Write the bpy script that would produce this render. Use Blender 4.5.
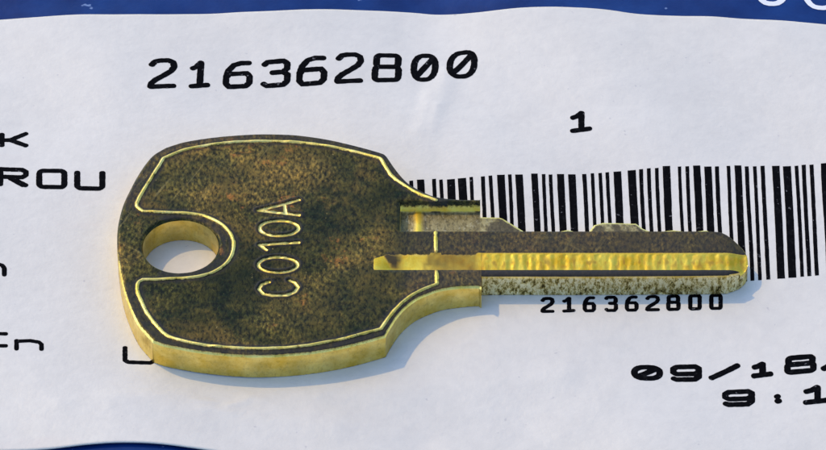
import bpy, math, random
import numpy as np
from mathutils import Vector
from mathutils.geometry import delaunay_2d_cdt

random.seed(4)
rng = np.random.default_rng(4)
for o in list(bpy.data.objects):
    bpy.data.objects.remove(o)
scene = bpy.context.scene
COL = scene.collection
MM = 0.001

# ------------------------------------------------------------------ camera
ELEV = math.radians(44.0)          # the camera looks down at 44 degrees
DIST = 400.0                       # mm from the middle of the label
PXMM = 12.3                        # photograph pixels per mm at that distance
PW, PH = 826.0, 450.0
cam_d = bpy.data.cameras.new('camera')
cam = bpy.data.objects.new('camera', cam_d)
COL.objects.link(cam)
cam_d.sensor_width = 36.0
cam_d.lens = 36.0 * DIST / (PW / PXMM)
cam_d.clip_start = 0.01
cam_d.clip_end = 50.0
cam.location = (0, -DIST * math.cos(ELEV) * MM, DIST * math.sin(ELEV) * MM)
cam.rotation_euler = (math.pi / 2 - ELEV, 0, 0)
scene.camera = cam

# ------------------------------------------------------------------ light
SUNV = Vector((-0.55, 0.42, 0.84)).normalized()
sun_el = math.asin(SUNV.z)
sun_az = math.atan2(SUNV.x, SUNV.y)
w = bpy.data.worlds.new('World')
scene.world = w
w.use_nodes = True
nt = w.node_tree
nt.nodes.clear()
sky = nt.nodes.new('ShaderNodeTexSky')
sky.sky_type = 'NISHITA'
sky.sun_disc = False
sky.ozone_density = 2.5
sky.sun_elevation = sun_el
sky.sun_rotation = sun_az
bg = nt.nodes.new('ShaderNodeBackground')
bg.inputs['Strength'].default_value = 0.15
wo = nt.nodes.new('ShaderNodeOutputWorld')
nt.links.new(sky.outputs[0], bg.inputs[0])
nt.links.new(bg.outputs[0], wo.inputs[0])
sd = bpy.data.lights.new('sun', 'SUN')
sd.energy = 0.88
sd.angle = math.radians(0.6)
sd.color = (1.0, 0.69, 0.25)
so = bpy.data.objects.new('sun', sd)
COL.objects.link(so)
so.rotation_euler = SUNV.to_track_quat('Z', 'Y').to_euler()
so.location = SUNV * 0.5
scene.view_settings.view_transform = 'Standard'
scene.view_settings.look = 'None'
scene.view_settings.exposure = 0.90
scene.view_settings.gamma = 1.0

# ------------------------------------------------------------------ measuring
# W turns a point measured on the photograph, lying at height z (mm), into x,y (mm) on the table
CY, CZ = -DIST * math.cos(ELEV), DIST * math.sin(ELEV)
SE, CE = math.sin(ELEV), math.cos(ELEV)
def W(u, v, z=0.0):
    a = (u - PW / 2) / PXMM / DIST
    b = -(v - PH / 2) / PXMM / DIST
    # right=(1,0,0), up=(0,SE,CE), forward=(0,CE,-SE)
    dx, dy, dz = a, b * SE + CE, b * CE - SE
    t = (z - CZ) / dz
    return (dx * t, CY + dy * t)
def WL(pts, z=0.0):
    return np.array([W(u, v, z) for u, v in pts])

# ------------------------------------------------------------------ helpers
def tag(o, label=None, cat=None, group=None, kind=None):
    if label: o['label'] = label
    if cat: o['category'] = cat
    if group: o['group'] = group
    if kind: o['kind'] = kind
    return o
def mesh_obj(name, verts, faces, mat, parent=None, smooth=False):
    me = bpy.data.meshes.new(name)
    me.from_pydata([tuple(c * MM for c in v) for v in verts], [], faces)
    me.materials.append(mat)
    me.update()
    if smooth:
        me.polygons.foreach_set('use_smooth', [True] * len(me.polygons))
    o = bpy.data.objects.new(name, me)
    COL.objects.link(o)
    if parent: o.parent = parent
    return o
def smoothline(pts, n=8, closed=False):
    """Catmull-Rom through pts"""
    P = [np.array(p, float) for p in pts]
    out = []
    N = len(P)
    rngN = N if closed else N - 1
    for i in range(rngN):
        p1, p2 = P[i], P[(i + 1) % N]
        p0 = P[i - 1] if (closed or i > 0) else 2 * p1 - p2
        p3 = P[(i + 2) % N] if (closed or i + 2 < N) else 2 * p2 - p1
        for k in range(n):
            t = k / n
            out.append(0.5 * ((2 * p1) + (-p0 + p2) * t + (2 * p0 - 5 * p1 + 4 * p2 - p3) * t * t + (-p0 + 3 * p1 - 3 * p2 + p3) * t ** 3))
    if not closed: out.append(P[-1])
    return np.array(out)
def resample(pts, step, closed=False):
    P = np.array(pts, float)
    if closed: P = np.vstack([P, P[:1]])
    out = []
    for a, b in zip(P[:-1], P[1:]):
        L = np.linalg.norm(b - a)
        k = max(1, int(math.ceil(L / step)))
        for i in range(k):
            out.append(a + (b - a) * i / k)
    if not closed: out.append(P[-1])
    return np.array(out)
def seg_dist(P, line):
    """distance of points P (n,2) to a polyline"""
    D = np.full(len(P), 1e9)
    for a, b in zip(line[:-1], line[1:]):
        ab = b - a
        L2 = ab @ ab
        if L2 < 1e-12: continue
        t = np.clip(((P - a) @ ab) / L2, 0, 1)
        d = np.hypot(*(P - (a + t[:, None] * ab)).T)
        D = np.minimum(D, d)
    return D
def inside(P, poly):
    x, y = P[:, 0], P[:, 1]
    r = np.zeros(len(P), bool)
    n = len(poly)
    for i in range(n):
        x1, y1 = poly[i]; x2, y2 = poly[(i + 1) % n]
        if y1 == y2: continue
        c = ((y1 > y) != (y2 > y)) & (x < (x2 - x1) * (y - y1) / (y2 - y1) + x1)
        r ^= c
    return r
def sstep(a, b, x):
    t = np.clip((x - a) / (b - a), 0, 1)
    return t * t * (3 - 2 * t)
def vnoise(x, y, seed=0):
    """cheap smooth value noise, arrays"""
    xi, yi = np.floor(x).astype(int), np.floor(y).astype(int)
    fx, fy = x - xi, y - yi
    fx, fy = fx * fx * (3 - 2 * fx), fy * fy * (3 - 2 * fy)
    def h(i, j):
        v = np.sin(i * 127.1 + j * 311.7 + seed * 74.7) * 43758.5453
        return v - np.floor(v)
    return (h(xi, yi) * (1 - fx) + h(xi + 1, yi) * fx) * (1 - fy) + (h(xi, yi + 1) * (1 - fx) + h(xi + 1, yi + 1) * fx) * fy

# node helpers
class NT:
    def __init__(s, name):
        s.m = bpy.data.materials.new(name)
        s.m.use_nodes = True
        s.t = s.m.node_tree
        s.b = s.t.nodes['Principled BSDF']
        s.tc = s.t.nodes.new('ShaderNodeTexCoord').outputs['Object']
    def n(s, ty, **kw):
        nd = s.t.nodes.new(ty)
        for k, v in kw.items(): setattr(nd, k, v)
        return nd
    def l(s, a, b): s.t.links.new(a, b)
    def noise(s, scale, detail=4, rough=0.6, stretch=None, dist=0.0):
        v = s.tc
        if stretch:
            mp = s.n('ShaderNodeMapping'); s.l(v, mp.inputs[0]); mp.inputs['Scale'].default_value = stretch; v = mp.outputs[0]
        t = s.n('ShaderNodeTexNoise'); s.l(v, t.inputs['Vector'])
        t.inputs['Scale'].default_value = scale; t.inputs['Detail'].default_value = detail
        t.inputs['Roughness'].default_value = rough; t.inputs['Distortion'].default_value = dist
        return t.outputs[0]
    def streak(s, scale, ang, stretch):
        mp = s.n('ShaderNodeMapping'); s.l(s.tc, mp.inputs[0]); mp.inputs['Rotation'].default_value = (0, 0, ang)
        m2 = s.n('ShaderNodeMapping'); s.l(mp.outputs[0], m2.inputs[0]); m2.inputs['Scale'].default_value = stretch
        t = s.n('ShaderNodeTexNoise'); s.l(m2.outputs[0], t.inputs['Vector'])
        t.inputs['Scale'].default_value = scale; t.inputs['Detail'].default_value = 4
        return t.outputs[0]
    def ramp(s, fac, stops):
        r = s.n('ShaderNodeValToRGB'); s.l(fac, r.inputs[0])
        e = r.color_ramp.elements
        while len(e) < len(stops): e.new(0.5)
        for k, (p, c) in enumerate(stops):
            e[k].position = p
            e[k].color = (c, c, c, 1) if not isinstance(c, tuple) else (*c, 1)
        return r.outputs[0]
    def mix(s, fac, a, b, ty='MIX'):
        m = s.n('ShaderNodeMixRGB', blend_type=ty)
        for i, v in ((0, fac), (1, a), (2, b)):
            if isinstance(v, (int, float)): m.inputs[i].default_value = v if i == 0 else (v, v, v, 1)
            elif isinstance(v, tuple): m.inputs[i].default_value = (*v, 1)
            else: s.l(v, m.inputs[i])
        return m.outputs[0]
    def math(s, op, a, b=0.0, clamp=False):
        m = s.n('ShaderNodeMath', operation=op, use_clamp=clamp)
        for i, v in ((0, a), (1, b)):
            if isinstance(v, (int, float)): m.inputs[i].default_value = v
            else: s.l(v, m.inputs[i])
        return m.outputs[0]
    def attr(s, name):
        return s.n('ShaderNodeAttribute', attribute_name=name).outputs['Fac']
    def bump(s, h, strength, dist, prev=None):
        b = s.n('ShaderNodeBump')
        b.inputs['Distance'].default_value = dist
        if isinstance(strength, (int, float)): b.inputs['Strength'].default_value = strength
        else: s.l(strength, b.inputs['Strength'])
        s.l(h, b.inputs['Height'])
        if prev: s.l(prev, b.inputs['Normal'])
        return b.outputs[0]
    def set(s, **kw):
        for k, v in kw.items():
            i = s.b.inputs[k.replace('_', ' ')]
            if isinstance(v, (int, float)): i.default_value = v
            elif isinstance(v, tuple): i.default_value = (*v, 1)
            else: s.l(v, i)

# ------------------------------------------------------------------ materials
def mat_paper():
    s = NT('label_paper')
    f = s.noise(900, 5, 0.7)
    g = s.noise(60, 4, 0.6)
    c = s.mix(s.ramp(g, [(0.35, 0.0), (0.7, 1.0)]), (0.665, 0.632, 0.565), (0.71, 0.678, 0.61))
    c = s.mix(s.ramp(f, [(0.3, 0.0), (0.6, 1.0)]), s.mix(1.0, c, (0.94, 0.94, 0.945), 'MULTIPLY'), c)
    sp = s.noise(1500, 2, 0.5)
    c = s.mix(s.math('MULTIPLY', s.ramp(sp, [(0.74, 0.0), (0.78, 1.0)]), 0.45), c, (0.40, 0.38, 0.40))
    # faint pink-brown rub marks under the head
    rub = s.noise(70, 5, 0.7, stretch=(0.5, 1.6, 1), dist=0.5)
    c = s.mix(s.math('MULTIPLY', s.ramp(rub, [(0.60, 0.0), (0.72, 1.0)]), 0.30), c, (0.66, 0.56, 0.50))
    ridge = s.math('ABSOLUTE', s.math('SUBTRACT', s.noise(55, 3, 0.55, stretch=(1.0, 0.6, 1), dist=0.4), 0.5))
    ridge = s.ramp(ridge, [(0.0, 1.0), (0.022, 0.0)])
    mask = s.ramp(s.noise(28, 2, 0.5), [(0.52, 0.0), (0.64, 1.0)])
    n1 = s.bump(s.math('MULTIPLY', ridge, mask), 0.2, 0.00006)
    n1 = s.bump(s.noise(350, 4, 0.6), 0.7, 0.00012, n1)
    n1 = s.bump(s.noise(1800, 3, 0.6), 0.6, 0.00005, n1)
    s.set(Base_Color=c, Roughness=0.42, Normal=n1)
    s.b.inputs['Specular IOR Level'].default_value = 0.35
    return s.m
def mat_ink():
    s = NT('black_ink')
    g = s.noise(2500, 3, 0.6)
    c = s.mix(s.ramp(g, [(0.55, 0.0), (0.8, 1.0)]), (0.002, 0.002, 0.003), (0.012, 0.012, 0.014))
    c = s.mix(s.ramp(s.noise(2100, 3, 0.7), [(0.66, 0.0), (0.72, 0.5)]), c, (0.30, 0.30, 0.31))
    s.set(Base_Color=c, Roughness=0.8)
    s.b.inputs['Specular IOR Level'].default_value = 0.03
    return s.m
def mat_bag():
    s = NT('blue_plastic')
    g = s.noise(180, 4, 0.6)
    c = s.mix(s.ramp(g, [(0.35, 0.0), (0.7, 1.0)]), (0.002, 0.022, 0.12), (0.006, 0.042, 0.19))
    sp = s.noise(900, 2, 0.5)
    c = s.mix(s.math('MULTIPLY', s.ramp(sp, [(0.72, 0.0), (0.76, 1.0)]), 0.6), c, (0.25, 0.36, 0.6))
    n1 = s.bump(s.noise(120, 5, 0.65), 0.5, 0.0004)
    s.set(Base_Color=c, Roughness=0.5, Normal=n1)
    s.b.inputs['Specular IOR Level'].default_value = 0.12
    return s.m
def mat_bagprint():
    s = NT('white_print')
    g = s.noise(800, 4, 0.6)
    c = s.mix(g, (0.72, 0.73, 0.75), (0.85, 0.85, 0.86))
    s.set(Base_Color=c, Roughness=0.35)
    return s.m
def mat_key(name, ribs=False):
    """brass key: 'bright' = worn or milled clean brass and painted highlights, 'grime' = dirt plus painted shade and dark reflections, 'coarse' = ragged side of the blade"""
    s = NT(name)
    b0, grime_shade, coarse = s.attr('bright'), s.attr('grime_shade'), s.attr('coarse')
    bright = s.math('MINIMUM', b0, 1.0)
    dull = s.math('SUBTRACT', b0, 1.0, clamp=True)
    gold = s.math('MULTIPLY', coarse, -1.0, clamp=True)
    coarse = s.math('MAXIMUM', coarse, 0.0)
    big = s.noise(170, 6, 0.65, dist=0.6)
    vast = s.noise(90, 4, 0.6, dist=0.8)
    med = s.noise(520, 5, 0.7)
    fine = s.noise(2600, 4, 0.75, stretch=(1.3, 0.75, 1))
    # tarnished face; dark base also stands in for dark surroundings reflected there
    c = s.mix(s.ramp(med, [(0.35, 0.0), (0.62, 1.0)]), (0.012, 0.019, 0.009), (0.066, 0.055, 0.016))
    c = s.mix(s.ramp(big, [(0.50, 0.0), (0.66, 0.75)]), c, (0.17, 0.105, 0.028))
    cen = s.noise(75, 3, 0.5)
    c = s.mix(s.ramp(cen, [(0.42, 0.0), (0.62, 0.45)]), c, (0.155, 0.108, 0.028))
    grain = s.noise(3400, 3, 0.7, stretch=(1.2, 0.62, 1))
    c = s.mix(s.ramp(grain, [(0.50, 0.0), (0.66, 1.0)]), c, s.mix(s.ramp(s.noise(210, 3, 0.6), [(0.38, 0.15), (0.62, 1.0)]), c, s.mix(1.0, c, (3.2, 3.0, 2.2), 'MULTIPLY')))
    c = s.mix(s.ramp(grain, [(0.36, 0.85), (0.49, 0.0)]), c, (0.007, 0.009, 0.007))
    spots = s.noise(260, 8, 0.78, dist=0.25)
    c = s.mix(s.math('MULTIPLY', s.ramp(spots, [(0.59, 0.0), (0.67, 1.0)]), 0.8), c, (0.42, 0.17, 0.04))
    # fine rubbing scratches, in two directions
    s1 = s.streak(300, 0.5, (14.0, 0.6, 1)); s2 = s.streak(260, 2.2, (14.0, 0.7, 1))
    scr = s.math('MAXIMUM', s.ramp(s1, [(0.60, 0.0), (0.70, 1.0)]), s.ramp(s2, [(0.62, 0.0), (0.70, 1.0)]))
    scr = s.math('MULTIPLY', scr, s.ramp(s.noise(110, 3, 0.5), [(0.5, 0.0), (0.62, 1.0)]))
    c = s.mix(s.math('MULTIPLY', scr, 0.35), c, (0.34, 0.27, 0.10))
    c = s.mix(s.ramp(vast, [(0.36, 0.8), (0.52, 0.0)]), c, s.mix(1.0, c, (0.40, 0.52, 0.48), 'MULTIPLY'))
    glint = s.noise(2600, 4, 0.7, stretch=(1.3, 0.7, 1))
    c = s.mix(s.math('MULTIPLY', s.ramp(glint, [(0.66, 0.0), (0.74, 1.0)]), 0.5), c, (0.48, 0.36, 0.13))  # sparkle painted into the face colour as pale specks
    # clean brass
    br = s.mix(s.ramp(med, [(0.35, 0.0), (0.65, 1.0)]), (0.78, 0.54, 0.08), (1.0, 0.80, 0.25))
    br = s.mix(s.math('MULTIPLY', s.ramp(fine, [(0.34, 1.0), (0.48, 0.0)]), 0.28), br, (0.22, 0.13, 0.04))
    br = s.mix(gold, br, s.ramp(med, [(0.35, (0.90, 0.52, 0.03)), (0.62, (1.0, 0.76, 0.10))]))
    wear = s.math('ADD', bright, s.math('MULTIPLY', s.math('SUBTRACT', fine, 0.5), 0.9))
    wear = s.ramp(wear, [(0.38, 0.0), (0.62, 1.0)])
    wear = s.math('MULTIPLY', wear, s.ramp(bright, [(0.02, 0.0), (0.3, 1.0)]))
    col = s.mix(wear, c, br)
    # ragged wall: pale brass chips against black pits, sparkle painted into the colour
    v = s.n('ShaderNodeTexVoronoi'); s.l(s.tc, v.inputs['Vector']); v.inputs['Scale'].default_value = 2600
    chips = s.noise(1900, 6, 0.85, dist=0.2, stretch=(1.5, 1, 0.7))
    rag = s.ramp(chips, [(0.39, (0.012, 0.011, 0.006)), (0.45, (0.28, 0.21, 0.05)), (0.49, (0.72, 0.58, 0.22)), (0.55, (1.0, 0.92, 0.60))])
    col = s.mix(coarse, col, rag)
    col = s.mix(dull, col, s.ramp(med, [(0.35, (0.20, 0.18, 0.10)), (0.65, (0.46, 0.42, 0.24))]))
    col = s.mix(s.math('MULTIPLY', dull, s.ramp(grain, [(0.40, 0.75), (0.52, 0.0)])), col, (0.06, 0.055, 0.03))
    col = s.mix(s.math('MULTIPLY', dull, s.ramp(fine, [(0.54, 0.0), (0.64, 0.8)])), col, (0.85, 0.78, 0.48))
    col = s.mix(grime_shade, col, (0.006, 0.006, 0.008))
    h = s.math('ADD', s.math('MULTIPLY', fine, 0.5), s.math('ADD', s.math('MULTIPLY', med, 0.5), s.math('MULTIPLY', grain, 0.35)))
    st = s.math('ADD', s.math('MULTIPLY', s.math('SUBTRACT', 1.0, bright), 0.45), 0.16)
    nrm = s.bump(h, st, 0.00012)
    nrm = s.bump(chips, s.math('MULTIPLY', coarse, 0.8), 0.0002, nrm)
    rough = s.mix(wear, s.ramp(med, [(0.3, 0.34), (0.7, 0.55)]), 0.33)
    rough = s.mix(coarse, rough, 0.33)
    rough = s.mix(grime_shade, rough, 0.8)
    met = s.math('SUBTRACT', 1.0, s.math('MULTIPLY', grime_shade, 0.9))
    met = s.math('MULTIPLY', met, s.math('ADD', s.math('MULTIPLY', wear, 0.12), 0.88))
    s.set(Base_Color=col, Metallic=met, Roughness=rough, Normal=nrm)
    return s.m
M_paper, M_ink, M_bag, M_print = mat_paper(), mat_ink(), mat_bag(), mat_bagprint()
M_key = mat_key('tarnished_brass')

# ------------------------------------------------------------------ the bag and the label
KEYC = WL([(130, 250), (180, 180), (180, 330), (280, 250), (380, 300), (430, 250), (600, 262), (740, 265)])
def paper_z(P):
    """height (mm) of the label's surface; flat where the key lies"""
    P = np.atleast_2d(P)
    x, y = P[:, 0], P[:, 1]
    d = np.minimum(seg_dist(P, WL([(150, 255), (400, 255)])) - 11.0, seg_dist(P, WL([(400, 262), (745, 272)])) - 3.6)
    m = sstep(0.0, 9.0, d)
    z = 0.30 * np.sin(x * 0.16 + 1.3) * np.cos(y * 0.11 + 0.4) + 0.22 * np.sin(x * 0.31 + y * 0.17)
    # creases
    for (a, b, h, wd) in ((W(447, 70), W(418, 165), 0.20, 1.0), (W(120, 395), W(330, 425), 0.22, 1.8), (W(250, 392), W(560, 378), 0.16, 1.5),
                          (W(340, 395), W(420, 440), -0.2, 1.6),
                          (W(196, 399), W(212, 402), 0.10, 0.35), (W(228, 405), W(246, 400), 0.10, 0.35), (W(203, 407), W(232, 412), 0.08, 0.4), (W(250, 396), W(262, 399), 0.08, 0.35),
                          (W(415, 130), W(404, 158), 0.09, 0.45), (W(428, 92), W(420, 132), 0.08, 0.5), (W(438, 104), W(433, 128), 0.07, 0.4), (W(60, 402), W(180, 392), 0.07, 0.7)):
        dd = seg_dist(P, np.array([a, b]))
        z = z + h * np.exp(-(dd / wd) ** 2)
    z = z + 0.10 * (vnoise(x * 0.35, y * 0.35, 3) - 0.5)
    return -0.03 + 0.27 * sstep(1.0, 7.0, x) + m * (z - 0.15)
LIFT = 0.30       # label over bag
def bag_z(P):
    P = np.atleast_2d(P)
    x, y = P[:, 0], P[:, 1]
    return paper_z(P) - LIFT + 0.15 * (vnoise(x * 0.2, y * 0.5, 8) - 1.0)

def grid_sheet(name, xs, ylo, yhi, nv, zf, thick, mat, parent=None):
    """a sheet whose near and far edges follow ylo(x), yhi(x)"""
    V, F = [], []
    nx = len(xs)
    for i, x in enumerate(xs):
        for j in range(nv + 1):
            t = j / nv
            V.append((x, ylo[i] + (yhi[i] - ylo[i]) * t))
    P = np.array(V)
    z = zf(P)
    V = [(p[0], p[1], zz) for p, zz in zip(P, z)]
    n = len(V)
    V += [(p[0], p[1], zz - thick) for p, zz in zip(P, z)]
    st = nv + 1
    for i in range(nx - 1):
        for j in range(nv):
            a = i * st + j
            F.append((a, a + st, a + st + 1, a + 1))
            F.append((n + a, n + a + 1, n + a + st + 1, n + a + st))
    for i in range(nx - 1):
        a = i * st
        F.append((a, n + a, n + a + st, a + st))
        a = i * st + nv
        F.append((a, a + st, n + a + st, n + a))
    for j in range(nv):
        a = j
        F.append((a, a + 1, n + a + 1, n + a))
        a = (nx - 1) * st + j
        F.append((a, n + a, n + a + 1, a + 1))
    return mesh_obj(name, V, F, mat, parent, smooth=True)
# label edges as they stand in the photograph
far_px = [(-420, 20), (-200, 17), (0, 15.5), (100, 14.2), (200, 13), (270, 12.5), (310, 10), (350, 7.8), (405, 6.3), (440, 9), (480, 10.5), (530, 9.5), (600, 11.2),
          (640, 15.5), (700, 18), (740, 21), (790, 23.5), (826, 24.8), (1000, 30), (1250, 33)]
near_px = [(-420, 458), (-200, 450), (-60, 446.5), (0, 446.0), (50, 445.6), (85, 444.0), (120, 443.0), (160, 444.6), (195, 447.6), (230, 451), (300, 455), (400, 462), (520, 468), (700, 470),
           (826, 466), (1000, 470), (1250, 476)]
fw, nw = WL(far_px), WL(near_px)
XS = np.arange(-66.0, 67.0, 0.25)
# smooth the edges
fs, ns = smoothline(fw, 10), smoothline(nw, 10)
bag = tag(bpy.data.objects.new('plastic_bag', None), 'glossy dark blue plastic bag lying under the white printed label', 'bag')
COL.objects.link(bag)
BX = np.arange(-110.0, 110.1, 1.0)
edge = lambda s, k: np.array([k * (78 + 1.5 * math.sin(x * .07 + k) + 0.6 * math.sin(x * .31)) for x in BX])
grid_sheet('bag_film', BX, edge(0, -1), edge(0, 1), 150, bag_z, 0.12, M_bag, bag)
label = tag(bpy.data.objects.new('shipping_label', None), 'white paper label with black barcode and printed numbers under the brass key', 'label')
COL.objects.link(label)
grid_sheet('paper_sheet', XS, np.interp(XS, ns[:, 0], ns[:, 1]), np.interp(XS, fs[:, 0], fs[:, 1]), 240, paper_z, 0.14, M_paper, label)

# ------------------------------------------------------------------ printing: flat ink strokes lying on the sheet
class Ink:
    def __init__(s, lift=0.012, zf=paper_z):
        s.P, s.F, s.lift, s.zf, s.Z, s.k = [], [], lift, zf, [], 0
    def ribbon(s, pts, wd, rag=0.0):
        """pts in mm on the sheet; round-ended stroke"""
        pts = resample(np.array(pts), 0.22)
        k = len(pts)
        if k < 2: return
        s.k += 1
        dz = 0.0006 * (s.k % 9)
        T = np.gradient(pts, axis=0)
        T /= np.maximum(np.linalg.norm(T, axis=1)[:, None], 1e-9)
        N = np.stack([-T[:, 1], T[:, 0]], 1)
        h = wd / 2 * (1 + rag * (rng.random(k) - 0.5))
        b = len(s.P)
        for i in range(k):
            for q in (-1, 0, 1):
                s.P.append(pts[i] + N[i] * q * h[i]); s.Z.append(dz)
        for i in range(k - 1):
            a = b + 3 * i
            s.F += [(a, a + 3, a + 4, a + 1), (a + 1, a + 4, a + 5, a + 2)]
        for e, sg in ((0, -1), (k - 1, 1)):          # rounded ends
            c = len(s.P)
            n = 5
            for q in range(n + 1):
                th = math.pi * q / n
                s.P.append(pts[e] + N[e] * math.cos(th) * h[e] + T[e] * sg * math.sin(th) * h[e] * 0.8); s.Z.append(dz)
            f = tuple(range(c, c + n + 1))
            s.F.append(f if sg < 0 else f[::-1])
    def quad(s, a, b, c, d, n=24, jit=0.0):
        """bar: a,b top left/right, d,c bottom left/right"""
        s.k += 1
        dz = 0.0006 * (s.k % 5)
        a, b, c, d = map(np.array, (a, b, c, d))
        b0 = len(s.P)
        ph = rng.random() * 6
        f1 = 3 + 4 * rng.random()
        for i in range(n + 1):
            t = i / n
            j1, j2 = rng.normal(0, jit * .5, 2) + jit * 1.6 * math.sin(ph + t * f1)
            j1 *= 1.0; j2 *= 1.0
            s.P.append(a + (d - a) * t + np.array([j1, 0])); s.Z.append(dz)
            s.P.append(b + (c - b) * t + np.array([j2, 0])); s.Z.append(dz)
        for i in range(n):
            q = b0 + 2 * i
            s.F.append((q, q + 2, q + 3, q + 1))
    def build(s, name, mat, parent, lab=None):
        P = np.array(s.P)
        z = s.zf(P) + s.lift + np.array(s.Z)
        o = mesh_obj(name, [(p[0], p[1], zz) for p, zz in zip(P, z)], s.F, mat, parent)
        if lab: o['label'] = lab
        return o
def arc(cx, cy, rx, ry, a0, a1, n=14):
    return [(cx + rx * math.cos(math.radians(a0 + (a1 - a0) * i / n)), cy + ry * math.sin(math.radians(a0 + (a1 - a0) * i / n))) for i in range(n + 1)]
def rrect(x0, y0, x1, y1, r, ry=None):
    ry = ry or r
    p = arc(x1 - r, y1 - ry, r, ry, 90, 0, 5) + arc(x1 - r, y0 + ry, r, ry, 0, -90, 5) + arc(x0 + r, y0 + ry, r, ry, -90, -180, 5) + arc(x0 + r, y1 - ry, r, ry, 180, 90, 5)
    return p + [p[0]]
G = {
 '0': [rrect(0, 0, 1, 1, .38, .42), [(.12, .12), (.85, .85)]],
 'O': [rrect(0, 0, 1, 1, .16, .2)],
 'o': [rrect(0, 0, 1, 1, .12, .16)],
 '1': [[(.02, .76), (.25, .82), (.52, 1)], [(.52, 1), (.52, 0)], [(0, 0), (1, .04)]],
 '2': [[(0, .84), (.14, .97), (.35, 1), (.7, 1), (.92, .92), (.97, .74), (.85, .58), (.55, .42), (.2, .26), (.03, .14), (0, 0)], [(0, 0), (1, 0)]],
 '3': [[(0, .9), (.12, 1), (.8, 1), (.97, .88), (.97, .66), (.8, .54), (.35, .54)], [(.8, .54), (1, .42), (1, .14), (.85, 0), (.15, 0), (0, .1)]],
 '6': [[(.95, .98), (.6, 1), (.3, .93), (.08, .7), (0, .45), (0, .15), (.13, 0), (.86, 0), (1, .13), (1, .4), (.87, .55), (.12, .55), (0, .42)]],
 '8': [rrect(.04, .53, .96, 1, .14, .14), rrect(0, 0, 1, .53, .14, .14)],
 '9': [[(1, .58), (.86, .44), (.14, .44), (0, .58), (0, .86), (.14, 1), (.86, 1), (1, .86), (1, .2), (.85, 0), (.12, 0), (0, .1)]],
 '/': [[(0, 0), (1, 1)]],
 ':': [[(.1, .78), (.55, .9)], [(.3, .1), (.85, .18)]],
 'K': [[(0, 0), (0, 1)], [(1, 1), (.3, .45)], [(0, .48), (.35, .48), (1, -.06)]],
 'R': [[(0, 0), (0, 1)], [(0, 1), (.85, 1), (1, .88), (1, .66), (.85, .52), (0, .52)], [(.35, .5), (1, 0)], [(.4, .44), (.9, .02)]],
 'U': [[(0, 1), (0, .12), (.12, 0), (.88, 0), (1, .12), (1, 1)]],
 'n': [[(0, 0), (0, 1)], [(0, .9), (.55, 1), (.9, .85), (1, .6), (1, 0)]],
 'c': [[(1, 1), (.12, 1), (0, .85), (0, .15), (.12, 0), (1, 0)]],
}
def glyph(ink, ch, x0, x1, yb, yt, wpx, slope=-0.045, lean=0.0, rag=0.12):
    """x0..x1, yb (baseline) and yt measured on the photograph"""
    wpx *= 1.08
    h = wpx / 2
    for st in G[ch]:
        pts = []
        for gx, gy in st:
            u = x0 + h + (x1 - x0 - 2 * h) * gx - lean * gy
            v = (yb - h * .7) + (yt - yb + 2 * h * .7) * gy + slope * (u - (x0 + x1) / 2)
            pts.append(W(u, v, 0.0))
        ink.ribbon(pts, wpx / PXMM, rag)

def text(name, lab, items, wpx, **kw):
    ink = Ink()
    for ch, x0, x1, yb, yt in items:
        glyph(ink, ch, x0, x1, yb, yt, wpx, **kw)
    return ink.build(name, M_ink, label, lab)
text('printed_number', 'large black number 216362800 along the top of the label',
     [('2', 147, 177.3, 89.5, 58.3), ('1', 187.5, 211, 88, 59.5), ('6', 222, 252.5, 87.3, 59.2), ('3', 259.5, 290.3, 86, 58.2), ('6', 295.5, 327, 84.7, 56), ('2', 333.7, 364, 82.8, 51.6),
      ('8', 371, 401.5, 80.5, 50.2), ('0', 409.7, 438, 78.3, 48), ('0', 445.6, 477, 75.5, 46)], 6.5, slope=-0.06, lean=-1.5)
text('printed_digit', 'single black 1 above the barcode', [('1', 569, 593, 133, 112)], 6.0)
text('printed_letters', 'partly cropped letter at the left edge above ROU', [('K', -1.5, 29, 145.5, 129)], 5.7)
text('printed_letters', 'black letters ROU at the left edge', [('R', -3, 29, 187, 166.5), ('O', 36, 67.5, 189, 168), ('U', 74, 105.5, 190.5, 170)], 5.9, slope=0.02)
text('printed_letters', 'end of a small black letter at the left edge', [('n', -19, 6.8, 276.5, 261.5)], 4.6, slope=0.03)
text('printed_letters', 'small flattened black letters near the lower left', [('c', -18, 8.5, 347, 332), ('n', 14.2, 43.8, 351, 339)], 4.3, slope=0.02)
text('printed_letters', 'black letter tucked under the lower left corner of the key', [('U', 122.5, 156, 364, 346)], 4.6, slope=0.03)
xs = [(540.3, 555), (561.6, 576), (582.5, 596), (604, 618), (624.6, 638.6), (645, 660.4), (666, 680.5), (688, 701.7), (709, 722.6)]
text('printed_number', 'small black number 216362800 under the barcode',
     [('o' if c == '0' else c, a, b, 315.2 - (a - 540) * .019, 299.2 - (a - 540) * .018) for c, (a, b) in zip('216362800', xs)], 4.0, slope=-0.02)
text('printed_date', 'bold black date at the lower right', [('0', 631, 663, 382.5, 366), ('9', 670, 702, 381.8, 364), ('/', 708, 741, 379, 363), ('1', 750.5, 774, 377.3, 361.8), ('8', 784, 816.5, 375.3, 357),
     ('/', 820, 853, 373, 356)], 6.2)
text('printed_time', 'bold black time at the lower right', [('9', 722, 755, 406.3, 388.6), (':', 773, 783, 404, 393), ('1', 802, 832, 404.8, 386.5)], 6.2)

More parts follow.
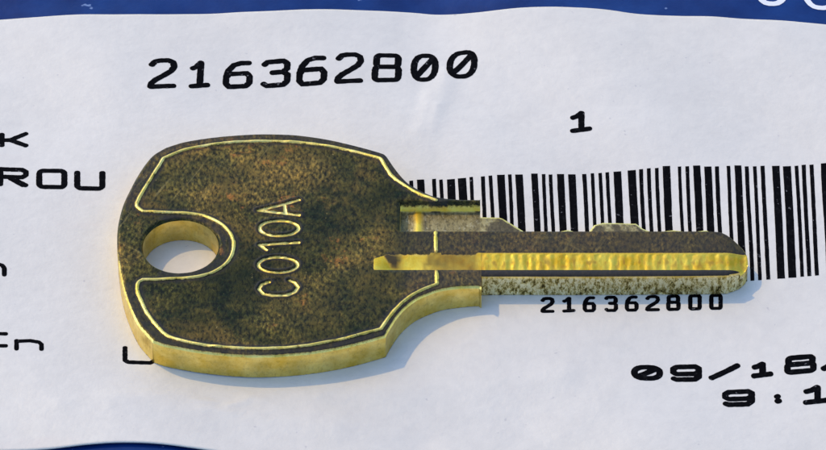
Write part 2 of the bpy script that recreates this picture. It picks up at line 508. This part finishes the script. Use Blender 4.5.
bars = [(409.3, 412.6), (417, 424), (432, 435.3), (439.7, 442.6), (447, 454.7), (458, 466), (469.8, 472.7), (481, 484.3), (489, 492), (497.3, 504.7), (508, 511), (515.3, 522.5), (531.2, 537.4), (541.9, 544.8),
        (549, 552), (556.8, 563.6), (568, 575.2), (582.4, 585.9), (590.7, 593.6), (598.5, 601.4), (605.9, 608.8), (613.4, 620.8), (628, 635.7), (639.2, 642.5), (647, 650.2), (655, 658), (662.4, 669.6),
        (678, 680.7), (685.5, 688.5), (693, 700), (704, 711), (715, 718.5), (726.6, 729.6), (734.4, 741), (745, 748.4), (753, 756), (760.8, 764.3), (772, 779.2), (783, 790.6), (795, 798), (801.9, 805.4),
        (809.6, 813), (821, 828.4)]
ink = Ink()
ty = lambda x: np.interp(x, [410, 480, 520, 600, 666, 826], [180, 178.5, 176.3, 172.5, 168.5, 163.4])
by = lambda x: np.interp(x, [410, 700, 753, 826], [292, 286, 282.5, 276.5])
for a, b in bars:
    a, b = (a - .32, b + .32) if b - a < 4.5 else (a - .18, b + .18)
    t1, b1 = ty(a) + rng.normal(0, .35), by(a)
    dx = 5.6
    ink.quad(W(a, t1), W(b, t1 - .3), W(b + dx, b1 - .3), W(a + dx, b1), jit=0.012)
ink.build('barcode', M_ink, label, 'row of black barcode bars running behind the blade of the key')

# white lettering on the bag, at the top right
ink = Ink(0.03, bag_z)
for x0, x1, yb, yt in ((754.5, 788, 8, -34), (803, 838, 9.5, -33)):
    p = [W(x0 + 2 + (x1 - x0 - 4) * gx, yb - 1.6 + (yt - yb) * gy, -0.35) for gx, gy in rrect(0, 0, 1, 1, .42, .36)]
    ink.ribbon(p, 6.6 / PXMM, 0.03)
tag(ink.build('white_lettering', M_print, bag), 'white rounded letters printed on the blue bag')

# ------------------------------------------------------------------ the key
T = 2.42       # thickness, mm
key = tag(bpy.data.objects.new('brass_key', None), 'tarnished brass key with round hole and stamped code C010A lying on the white label', 'key')
COL.objects.link(key)

def base_at(x):
    return 0.27 * float(sstep(1.0, 7.0, np.array(x)))
def plate(name, outline, holes, lines, zfun, afun, mat, feats, base=0.0, wall_attr=(0.8, 0.0, 0.0), coarse_h=0.33, fine_h=0.07, extra=None):
    """A metal plate: triangulated top whose height is zfun, plus vertical walls and a flat underside.
    outline/holes: closed rings; lines: constraint polylines; feats: polylines near which the mesh is fine."""
    lo, hi = outline.min(0), outline.max(0)
    def grid(h):
        gx, gy = np.meshgrid(np.arange(lo[0], hi[0], h), np.arange(lo[1], hi[1], h))
        g = np.stack([gx.ravel(), gy.ravel()], 1)
        return g + (rng.random(g.shape) - 0.5) * h * 0.25
    def keep(P, m):
        P = P[inside(P, outline)]
        P = P[seg_dist(P, np.vstack([outline, outline[:1]])) > m]
        for h in holes:
            P = P[~inside(P, h)]
            P = P[seg_dist(P, np.vstack([h, h[:1]])) > m]
        for l in lines:
            P = P[seg_dist(P, l) > m * .8]
        return P
    A = keep(grid(coarse_h), 0.12)
    B = grid(fine_h)
    d = np.full(len(B), 1e9)
    for l, r in feats + [(np.vstack([outline, outline[:1]]), 0.34)] + [(np.vstack([h, h[:1]]), 0.34) for h in holes]:
        # prefilter by box
        bb0, bb1 = l.min(0) - r, l.max(0) + r
        k = np.where((B[:, 0] > bb0[0]) & (B[:, 0] < bb1[0]) & (B[:, 1] > bb0[1]) & (B[:, 1] < bb1[1]))[0]
        if len(k): d[k] = np.minimum(d[k], seg_dist(B[k], l) - r)
    B = keep(B[d < 0], 0.03)
    dA = np.full(len(A), 1e9)
    for l, r in feats: dA = np.minimum(dA, seg_dist(A, l) - r)
    A = A[dA > 0]
    V = [Vector((float(p[0]), float(p[1]))) for p in outline]
    E = [(i, (i + 1) % len(outline)) for i in range(len(outline))]
    for h in holes:
        b = len(V); V += [Vector((float(p[0]), float(p[1]))) for p in h]
        E += [(b + i, b + (i + 1) % len(h)) for i in range(len(h))]
    for l in lines:
        b = len(V); V += [Vector((float(p[0]), float(p[1]))) for p in l]
        E += [(b + i, b + i + 1) for i in range(len(l) - 1)]
    V += [Vector((float(p[0]), float(p[1]))) for p in A] + [Vector((float(p[0]), float(p[1]))) for p in B]
    v, e, f, *_ = delaunay_2d_cdt(V, E, [], 0, 1e-5)
    P = np.array([(q.x, q.y) for q in v])
    F = np.array([t for t in f if len(t) == 3])
    C = P[F].mean(1)
    ok = inside(C, outline)
    for h in holes: ok &= ~inside(C, h)
    F = F[ok]
    a = P[F[:, 1]] - P[F[:, 0]]; b2 = P[F[:, 2]] - P[F[:, 0]]
    neg = (a[:, 0] * b2[:, 1] - a[:, 1] * b2[:, 0]) < 0
    F[neg] = F[neg][:, ::-1]
    z = zfun(P)
    at = afun(P)                     # (n,3)
    verts = [(p[0], p[1], zz) for p, zz in zip(P, z)]
    faces = [tuple(int(i) for i in t) for t in F]
    attrs = [tuple(q) for q in at]
    # boundary edges -> walls
    cnt = {}
    for t in faces:
        for q in range(3):
            ed = (t[q], t[(q + 1) % 3])
            cnt[ed] = 1
    bnd = [ed for ed in cnt if (ed[1], ed[0]) not in cnt]
    dup = {}
    def wallv(i, lev):
        if (i, lev) not in dup:
            bs = base_at(P[i][0]); zz = z[i] if lev == 0 else bs + (z[i] - bs) * (1 - lev / 6)
            jx, jy = (0, 0) if lev in (0,) else rng.normal(0, 0.010, 2)
            dup[(i, lev)] = len(verts)
            verts.append((P[i][0] + jx, P[i][1] + jy, zz))
            wa = wall_attr(P[i]) if callable(wall_attr) else wall_attr
            if lev <= 1: wa = (min(1, wa[0] + .25), wa[1] * .3, wa[2] * (.15 if lev == 0 else 1))  # paints a highlight along wall tops, leaving painted reflected shade below
            attrs.append(wa)
        return dup[(i, lev)]
    for i, j in bnd:
        for lev in range(6):
            faces.append((wallv(j, lev), wallv(i, lev), wallv(i, lev + 1), wallv(j, lev + 1)))
    # underside
    b0 = len(verts)
    verts += [(p[0], p[1], base_at(p[0])) for p in P]
    attrs += [(0.1, 0, 0)] * len(P)
    faces += [tuple(b0 + int(i) for i in t[::-1]) for t in F]
    o = mesh_obj(name, verts, faces, mat, key, smooth=True)
    me = o.data
    for k, nm in enumerate(('bright', 'grime_shade', 'coarse')):
        at_ = me.attributes.new(nm, 'FLOAT', 'POINT')
        at_.data.foreach_set('value', [float(q[k]) for q in attrs])
    return o

# ---- bow (head)
def corner_join(*runs):
    out = []
    for r in runs:
        r = list(r)
        out += r if not out else (r[1:] if np.allclose(out[-1], r[0]) else r)
    return np.array(out)
left_run = smoothline([(164.5, 146.8), (151.8, 155), (140, 170.5), (130, 188.6), (122.7, 205), (118, 224), (117, 243), (118.5, 262), (122, 284), (128, 303), (138, 324), (152.5, 341)], 6)
bot_run = smoothline([(152.5, 341), (164.5, 345), (182.7, 348.6), (204.5, 352), (232, 354.8), (262, 355.8), (298, 353.8), (330, 349.5), (360, 343), (385.5, 335.6)], 6)
neck_n = smoothline([(385.5, 335.6), (391, 326), (400, 313), (412, 302), (426, 294.5), (443, 289), (462, 287), (477, 286.6), (479.6, 287.1), (481, 288.6)], 6)
neck_f = smoothline([(481, 198.5), (458, 198.2), (436.4, 195.5), (420, 189), (407.3, 181), (396.4, 169), (386.4, 154.6)], 6)
top_run = smoothline([(386.4, 154.6), (381, 151.6), (351.8, 143.6), (322.7, 137.3), (293.6, 133.6), (260, 132.8), (228, 134.6), (204.5, 137.2), (182.7, 141), (164.5, 146.8)], 6)
XE = W(481, 255, T)[0]
bow_px = corner_join(left_run, bot_run, neck_n, neck_f, top_run)[:-1]
bow_out = WL(bow_px, T)
bow_out[np.abs(bow_px[:, 0] - 481) < 0.01, 0] = XE
# recess in the far side of the neck and groove along the middle, in mm
RC = WL([(400, 201.8), (481, 202.6), (400, 231.5)], T)
rx0, ry1, ry0 = RC[0][0], RC[0][1], RC[2][1]
RD = 1.0
gy1 = W(560, 252.5, T)[1]
gy0 = W(560, 270.0, T)[1]
GD = 0.50
gx0 = W(374, 262, T)[0]
XT = W(747, 262, T)[0]
EPS = 0.035
bow_out = resample(bow_out, 0.12, closed=True)
# the end of the neck: put vertices exactly on the steps
def add_on_end(out, ys):
    out = list(map(tuple, out))
    res = []
    n = len(out)
    for i in range(n):
        a, b = out[i], out[(i + 1) % n]
        res.append(a)
        if abs(a[0] - XE) < 1e-6 and abs(b[0] - XE) < 1e-6:
            q = [(XE, y) for y in ys if min(a[1], b[1]) + 1e-4 < y < max(a[1], b[1]) - 1e-4]
            q.sort(key=lambda t: t[1], reverse=b[1] < a[1])
            res += q
    return np.array(res)
steps_y = [ry0, ry0 + EPS, ry1, ry1 - EPS, gy1, gy0, gy0 + EPS]
bow_out = add_on_end(bow_out, steps_y)
hc = W(180.5, 245, T)
HR = 37.5 / PXMM
hole = np.array([(hc[0] + HR * math.cos(t), hc[1] + HR * math.sin(t)) for t in np.linspace(0, 2 * math.pi, 120, endpoint=False)])

bead_a = corner_join(
    smoothline([(436, 200.3), (420, 194.3), (405.5, 186.4), (391, 175), (381.5, 159.8)], 6),
    smoothline([(381.5, 159.8), (377.3, 157.6), (351.8, 151), (322.7, 145.3), (293.6, 142), (260, 141.2), (228, 142.8), (204.5, 146), (182.7, 150.5), (163.6, 158.4)], 6),
    smoothline([(163.6, 158.4), (154.5, 173), (144.5, 188.6), (138.2, 200), (137, 206.5), (142.7, 211.2)], 6),
    smoothline([(142.7, 211.2), (164.5, 212.4), (188, 213.4), (206.4, 216.6), (222.7, 225.5), (231.8, 236.4), (233.6, 247.3), (229, 260), (217.3, 270), (197.3, 276.6), (164.5, 279.2), (142.7, 279.8)], 6),
    smoothline([(142.7, 279.8), (138, 283), (137.5, 291), (141, 301), (148, 315), (162.7, 332.7)], 6),
    smoothline([(162.7, 332.7), (170, 337), (191.8, 343), (219, 346.7), (260, 348.6), (301, 346.4), (342.3, 339), (381, 329)], 6),
    smoothline([(381, 329), (392, 313.5), (405.6, 300), (420, 291), (437, 283.8)], 6))
bead_a = resample(WL(bead_a, T), 0.25)
bead_b = resample(WL([(437, 283.8), (436.5, 271.5)], T), 0.25)
bead_c = resample(WL([(436, 251.5), (435.5, 232.5)], T), 0.25)
BEADS = [bead_a, bead_b, bead_c]
# stamped code, strokes measured on the photograph (reads upwards)
def el(cx, cy, rx, ry, a0=0, a1=360, n=26):
    return arc(cx, cy, rx, ry, a0, a1, n)
code = [
    [(269, 281.5), (262, 284), (259, 288.5), (263, 293.5), (272, 295.3), (287, 294.8), (295, 291.5), (298, 286.5), (294, 281.8), (289, 280)],
    el(278, 264.5, 19.5, 7.6),
    [(259.5, 244.6), (278, 243.4), (298.5, 242.3)], [(259.5, 244.6), (266.5, 249.5)],
    el(279, 228, 19.5, 7.6),
    [(299, 199.6), (280, 204.8), (258, 210.2), (280, 212.4), (299, 214.8)], [(284.5, 203.6), (285.5, 213)],
]
CODE = [resample(WL(s, T), 0.2) for s in code]

def bow_dist(P, L): 
    D = np.full(len(P), 1e9)
    for l in L: D = np.minimum(D, seg_dist(P, l))
    return D
def in_recess(P): return (P[:, 0] > rx0) & (P[:, 1] > ry0) & (P[:, 1] < ry1)
def gtop(x): return gy1 - 0.85 * (1 - sstep(gx0 - .8, gx0 + 1.9, np.asarray(x)))
def in_groove(P): return (P[:, 0] > gx0) & (P[:, 1] > gy0) & (P[:, 1] < gtop(P[:, 0]) - 1e-6)
def groove_depth(P):
    """sloped floor: deepest next to the upright near side, running out to the left"""
    g1 = gtop(P[:, 0])
    t = np.clip((g1 - P[:, 1]) / (g1 - gy0 - EPS), 0, 1)
    prof = np.where(t < 1, np.clip(t / 0.8, 0, 1), 1.0)
    run = sstep(gx0, gx0 + 2.4, P[:, 0])
    d = GD * prof * run
    d = np.where(P[:, 1] < gy0 + EPS * 0.5, 0, d)
    return np.where((P[:, 1] <= g1) & (P[:, 1] >= gy0 - 1e-9) & (P[:, 0] >= gx0), d, 0.0)
def recess_depth(P):
    x, y = P[:, 0], P[:, 1]
    full = (x > rx0 + EPS * .5) & (y > ry0 + EPS * .5) & (y < ry1 - EPS * .5)
    # raised strip shaped as the light band reflected in the recess floor
    d = np.where(full, RD, 0.0)
    d = np.where(full & (x > rx0 + 1.15) & (x < rx0 + 1.7), RD - 0.10, d)
    return d
bow_ring = np.vstack([bow_out, bow_out[:1]])
_k = [i for i in range(len(bow_out)) if abs(bow_out[i, 0] - XE) < 1e-6]
bow_edge = np.vstack([bow_out[_k[-1] + 1:], bow_out[:_k[0]]])
def bow_z(P):
    z = np.full(len(P), T)
    bd = bow_dist(P, BEADS)
    z = z + 0.14 * np.clip(1 - (bd / (0.155 + 0.06 * vnoise(P[:, 0] * 1.7, P[:, 1] * 1.7, 41))) ** 2, 0, 1) * (0.65 + 0.5 * vnoise(P[:, 0] * 1.3, P[:, 1] * 1.3, 42))
    # panel inside the bead stands slightly proud and uneven
    z = z + (0.020 * (vnoise(P[:, 0] * 1.1, P[:, 1] * 1.1, 5) - .5) + 0.012 * (vnoise(P[:, 0] * 3.1, P[:, 1] * 3.1, 6) - .5)) * sstep(XE, XE - 1, P[:, 0])
    cd = bow_dist(P, CODE)
    z = z - 0.13 * np.clip(1 - (cd / 0.21) ** 2, 0, 1) * (0.7 + 0.5 * vnoise(P[:, 0] * 2.9, P[:, 1] * 2.9, 61)) + 0.05 * np.exp(-((cd - 0.28) / 0.07) ** 2)
    ed = seg_dist(P, bow_edge)
    hd = np.abs(np.hypot(P[:, 0] - hc[0], P[:, 1] - hc[1]) - HR)
    e = np.minimum(ed, hd)
    z = z - 0.22 * np.clip(1 - e / 0.24, 0, 1) ** 1.8
    z = z - recess_depth(P)
    z = np.where(in_groove(P) | (groove_depth(P) > 0), T - groove_depth(P), z)
    return z
def bow_a(P):
    bd = bow_dist(P, BEADS)
    cd = bow_dist(P, CODE)
    ed = seg_dist(P, bow_edge)
    hd = np.abs(np.hypot(P[:, 0] - hc[0], P[:, 1] - hc[1]) - HR)
    e = np.minimum(ed, hd)
    rec = recess_depth(P) > 0
    gr = in_groove(P) & (P[:, 1] > gy0 + EPS * .5) & (P[:, 1] < gtop(P[:, 0]) - .01)
    br = (0.50 + 0.55 * vnoise(P[:, 0] * 1.9, P[:, 1] * 1.9, 43)) * (1 - sstep(0.11, 0.20, bd))
    br = np.maximum(br, (0.55 + 0.55 * vnoise(P[:, 0] * 2.5, P[:, 1] * 2.5, 62)) * (1 - sstep(0.10, 0.19, cd)))
    br = np.maximum(br, 0.85 * (1 - sstep(0.10, 0.20, e)) * (1 - .8 * sstep(hc[1] - 6, hc[1] + 2, P[:, 1])))
    br = np.where(rec, np.where((P[:, 1] > ry1 - EPS * 1.3) | ((P[:, 0] > rx0 + 1.1) & (P[:, 0] < rx0 + 1.75)), 1.0, 0.40), br); br = np.where(gr, 1.0, br)  # recess strip brightened to paint a reflected light band
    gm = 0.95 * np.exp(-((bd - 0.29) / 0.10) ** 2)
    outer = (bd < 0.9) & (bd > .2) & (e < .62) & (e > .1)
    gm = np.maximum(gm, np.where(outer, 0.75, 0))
    gm = np.maximum(gm, 0.95 * np.exp(-((cd - 0.30) / 0.11) ** 2) * (cd > .1))  # dirt and painted shadow around the stamped strokes
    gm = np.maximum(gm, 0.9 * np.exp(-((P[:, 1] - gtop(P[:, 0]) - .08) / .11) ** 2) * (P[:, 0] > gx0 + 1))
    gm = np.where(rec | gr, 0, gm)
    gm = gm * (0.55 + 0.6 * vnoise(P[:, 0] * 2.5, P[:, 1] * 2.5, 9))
    flo = rec & (P[:, 1] < ry1 - EPS * 1.3) & ~((P[:, 0] > rx0 + 1.1) & (P[:, 0] < rx0 + 1.75))
    br = np.where(flo, 1.75, br)
    gm = np.where(flo, 0.30 + 0.4 * vnoise(P[:, 0] * 2.2, P[:, 1] * 0.4, 21), gm)  # vertical bands painted as reflections in the recess floor
    x = P[:, 0]
    xa = W(402, 262, T)[0]; xb = W(428, 262, T)[0]
    tt = (gy1 - P[:, 1]) / (gy1 - gy0)
    nz = vnoise(x * 4.2, P[:, 1] * 3.0, 71)
    edge_ = gx0 + 0.55 + 1.1 * tt                       # slanted border of the bright end facet
    run = 0.95 * sstep(edge_ - .15, edge_ + .15, x) * (1 - sstep(xa - .2, xa + .5, x + .5 * nz)) * (1 - .75 * sstep(.62, .85, tt))
    brown = (0.50 + 0.25 * nz) * sstep(xb - .6, xb + .5, x + .6 * nz) * (1 - sstep(XE - .5, XE + .5, x + .4 * nz))  # brown stretch paints a dark reflection inside the groove
    low = 0.6 * sstep(.90, .97, tt)  # inner shade painted along the groove bottom
    gm = np.where(gr, np.maximum(np.maximum(run, brown), low * nz), gm)
    gm = np.where(rec & ~flo, 0.25 * nz, gm)
    neck = sstep(W(385, 262, T)[0], W(425, 262, T)[0], x) * (P[:, 1] < ry0) * (P[:, 1] > W(440, 288, T)[1]) * (br < .1)
    gm = np.where(rec | gr, gm, np.maximum(gm, neck * (.40 + .25 * vnoise(x * 1.4, P[:, 1] * 1.4, 81))))
    gm = np.where(flo, gm * .8 + .35 * sstep(ry1 - .55, ry1 - .1, P[:, 1]), gm)  # floor darkened towards the far wall, painted shade for depth
    return np.stack([br, np.clip(gm, 0, 1), np.where(gr | (rec & ~flo), -1.0, 0.0)], 1)
E2 = 2e-4
Lr = lambda *p: resample(np.array(p), 0.25)
XI = XE - 1e-3
lines = [Lr((XE, ry1), (rx0, ry1), (rx0, ry0), (XE, ry0)),
         Lr((XE, ry1 - EPS), (rx0 + EPS, ry1 - EPS), (rx0 + EPS, ry0 + EPS), (XE, ry0 + EPS)),
         resample(np.array([(x_, float(gtop(x_))) for x_ in np.linspace(XE, gx0, 160)] + [(gx0, gy0)]), 0.2), Lr((gx0, gy0), (XE, gy0)),
         Lr((XE, gy0 + EPS), (gx0 + EPS, gy0 + EPS))]
feats = [(b, 0.42) for b in BEADS] + [(c, 0.5) for c in CODE] + [(Lr((rx0, ry0), (XE, ry0)), .1), (Lr((gx0, gy1), (gx0, gy0)), 1.2)]
def bowwall(p):
    if abs(p[0] - XE) < 1e-4 and ridge_in(p[1]): return (0.0, 0.6, 0.0)
    return (0.80, 0.14 + 0.10 * math.sin(p[0] * 2.1 + p[1]), 0.0)  # darker tone paints the shadowed paper reflected in the wall
def ridge_in(y): return W(560, 275.8, T)[1] < y < ry0 + EPS
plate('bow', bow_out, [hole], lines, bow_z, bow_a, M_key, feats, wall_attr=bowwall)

# ---- blade
ZF = T - RD
ridge_y = W(560, 231.5, T)[1]
flange_px = [(481, 217), (499.5, 217.3), (503, 218.6), (512, 224), (525, 232), (536, 236), (553, 236), (561, 231), (568, 229.6), (575, 231.5), (580, 235), (588, 233), (594, 225), (603, 222.6), (636, 223.4),
             (643, 228.5), (652, 232), (664, 231), (674, 229.8), (688, 232), (698, 231), (706, 230), (716, 234)]
fl = WL(flange_px, ZF)
near_run = smoothline([(481, 275.8), (600, 275.8), (716, 275), (730, 273.5), (740, 270), (747, 263.5), (748, 257.5), (745.5, 250), (740, 243.6), (727, 234.4), (716, 230.5), (708, 231.2)], 6)
nr = WL(near_run, T)
nr[0, 0] = XE
fl[0, 0] = XE
fl[-1, 1] = min(fl[-1, 1], ridge_y - .05) if False else fl[-1, 1]
# where the far flange meets the rounded tip
tip_far = nr[nr[:, 0] > W(716, 230, T)[0]]
blade_out = np.vstack([nr[:-3], fl[::-1]])
keepi = [0]
for i in range(1, len(blade_out)):
    if np.linalg.norm(blade_out[i] - blade_out[keepi[-1]]) > 0.03: keepi.append(i)
blade_out = resample(blade_out[keepi], 0.11, closed=True)
ryb = ry0                      # ridge far edge = near edge of the recess
blade_out = add_on_end(blade_out, [ryb, ryb + EPS, gy1, gy0, gy0 + EPS])
blade_ring = np.vstack([blade_out, blade_out[:1]])
blade_edge = blade_ring[np.abs(blade_ring[:, 0] - XE) > 1e-6]
def blade_z(P):
    x, y = P[:, 0], P[:, 1]
    z = T + 0.012 * (vnoise(x * 2.1, y * 2.1, 11) - .5) * sstep(XE, XE + 1, x)
    e = seg_dist(P, blade_edge)
    z = z - 0.10 * np.clip(1 - e / 0.16, 0, 1) ** 1.5
    z = z - 0.25 * sstep(XT - 1.6, XT, x)
    gd = groove_depth(P)
    mill = (0.011 * np.sin(x * 2 * math.pi / 0.78 + 1.6 * np.sin(x * 0.7)) + 0.03 * (vnoise(x * 2.7, y * 0.9, 12) - .5) + 0.014 * (vnoise(x * 5.5, y * 3.0, 14) - .5)) * (gd > 0.05)
    z = np.where(gd > 0, T - gd + mill - 0.25 * sstep(XT - 1.6, XT, x), z)
    fl_ = y > ryb + EPS * .5
    z = np.where(fl_, ZF + 0.01 * vnoise(x * 3, y * 3, 2) * sstep(XE, XE + .5, x) - 0.05 * np.clip(1 - e / 0.12, 0, 1), z)
    return z
def blade_a(P):
    x, y = P[:, 0], P[:, 1]
    e = seg_dist(P, blade_edge)
    gd = groove_depth(P)
    br = 0.55 * (1 - sstep(0.03, 0.12, e))
    br = np.where(gd > 0.004, 1.0, br)
    br = np.where(y > ryb + EPS * .5, 1.7, br)
    flg = y > ryb + EPS * .5
    lip = (y < gy0 + 1e-3)
    br = np.where(lip & (y > gy0 - .25), 0.0, br)
    gm = 1.0 * np.exp(-((y - gy1 - .09) / .13) ** 2) + np.where(lip, 0.95, 0)  # lip painted near black as the dark reflection on it
    gm = np.maximum(gm, (0.42 + 0.25 * vnoise(x * .9, y * 1.2, 51)))
    nz = vnoise(x * 4.8, y * 2.6, 31)
    t3 = (gy1 - y) / (gy1 - gy0)
    gm = np.where((gd > 0.004), np.maximum(0.55 * sstep(.45, .9, nz) * np.exp(-((t3 - .45) / .3) ** 2), 0.5 * (1 - sstep(0, .07, t3))), gm)
    gm = np.where((gd > .004), np.maximum(gm, (.25 + .5 * nz) * (1 - sstep(XE + .1, XE + .7, x + .3 * nz))), gm)  # continues the painted dark reflection from the bow's groove
    gm = np.where(flg, 0.35 + 0.45 * (vnoise(x * 2.4, y * 0.3, 17) > .45), gm)  # stripes painted as barcode reflections on the flange
    gm = np.where(flg & (e < .16), 0.0, gm); br = np.where(flg & (e < .16), 1.1, br)
    return np.stack([br, np.clip(gm, 0, 1), np.where(gd > .004, -1.0, 0.0)], 1)
yb_lo = lambda: None
XB = XT - 0.15
lines = [Lr((XE, ryb), (W(712, 232, T)[0], ryb)), Lr((XE, ryb + EPS), (W(712, 232, T)[0], ryb + EPS)),
         Lr((XE, gy1), (XB, gy1)), Lr((XE, gy0), (W(741, 270, T)[0], gy0)), Lr((XE, gy0 + EPS), (W(741, 270, T)[0], gy0 + EPS))]
feats = [(Lr((XE, (gy0 + gy1) / 2), (XT, (gy0 + gy1) / 2)), (gy1 - gy0) / 2)]
def bwall(p):
    near = p[1] < gy0 + .3
    if abs(p[0] - XE) < 1e-4: return (0.0, 0.5, 0.0)
    return (0.8, 0.0, 0.95) if near else (0.85, 0.0, 0.1)
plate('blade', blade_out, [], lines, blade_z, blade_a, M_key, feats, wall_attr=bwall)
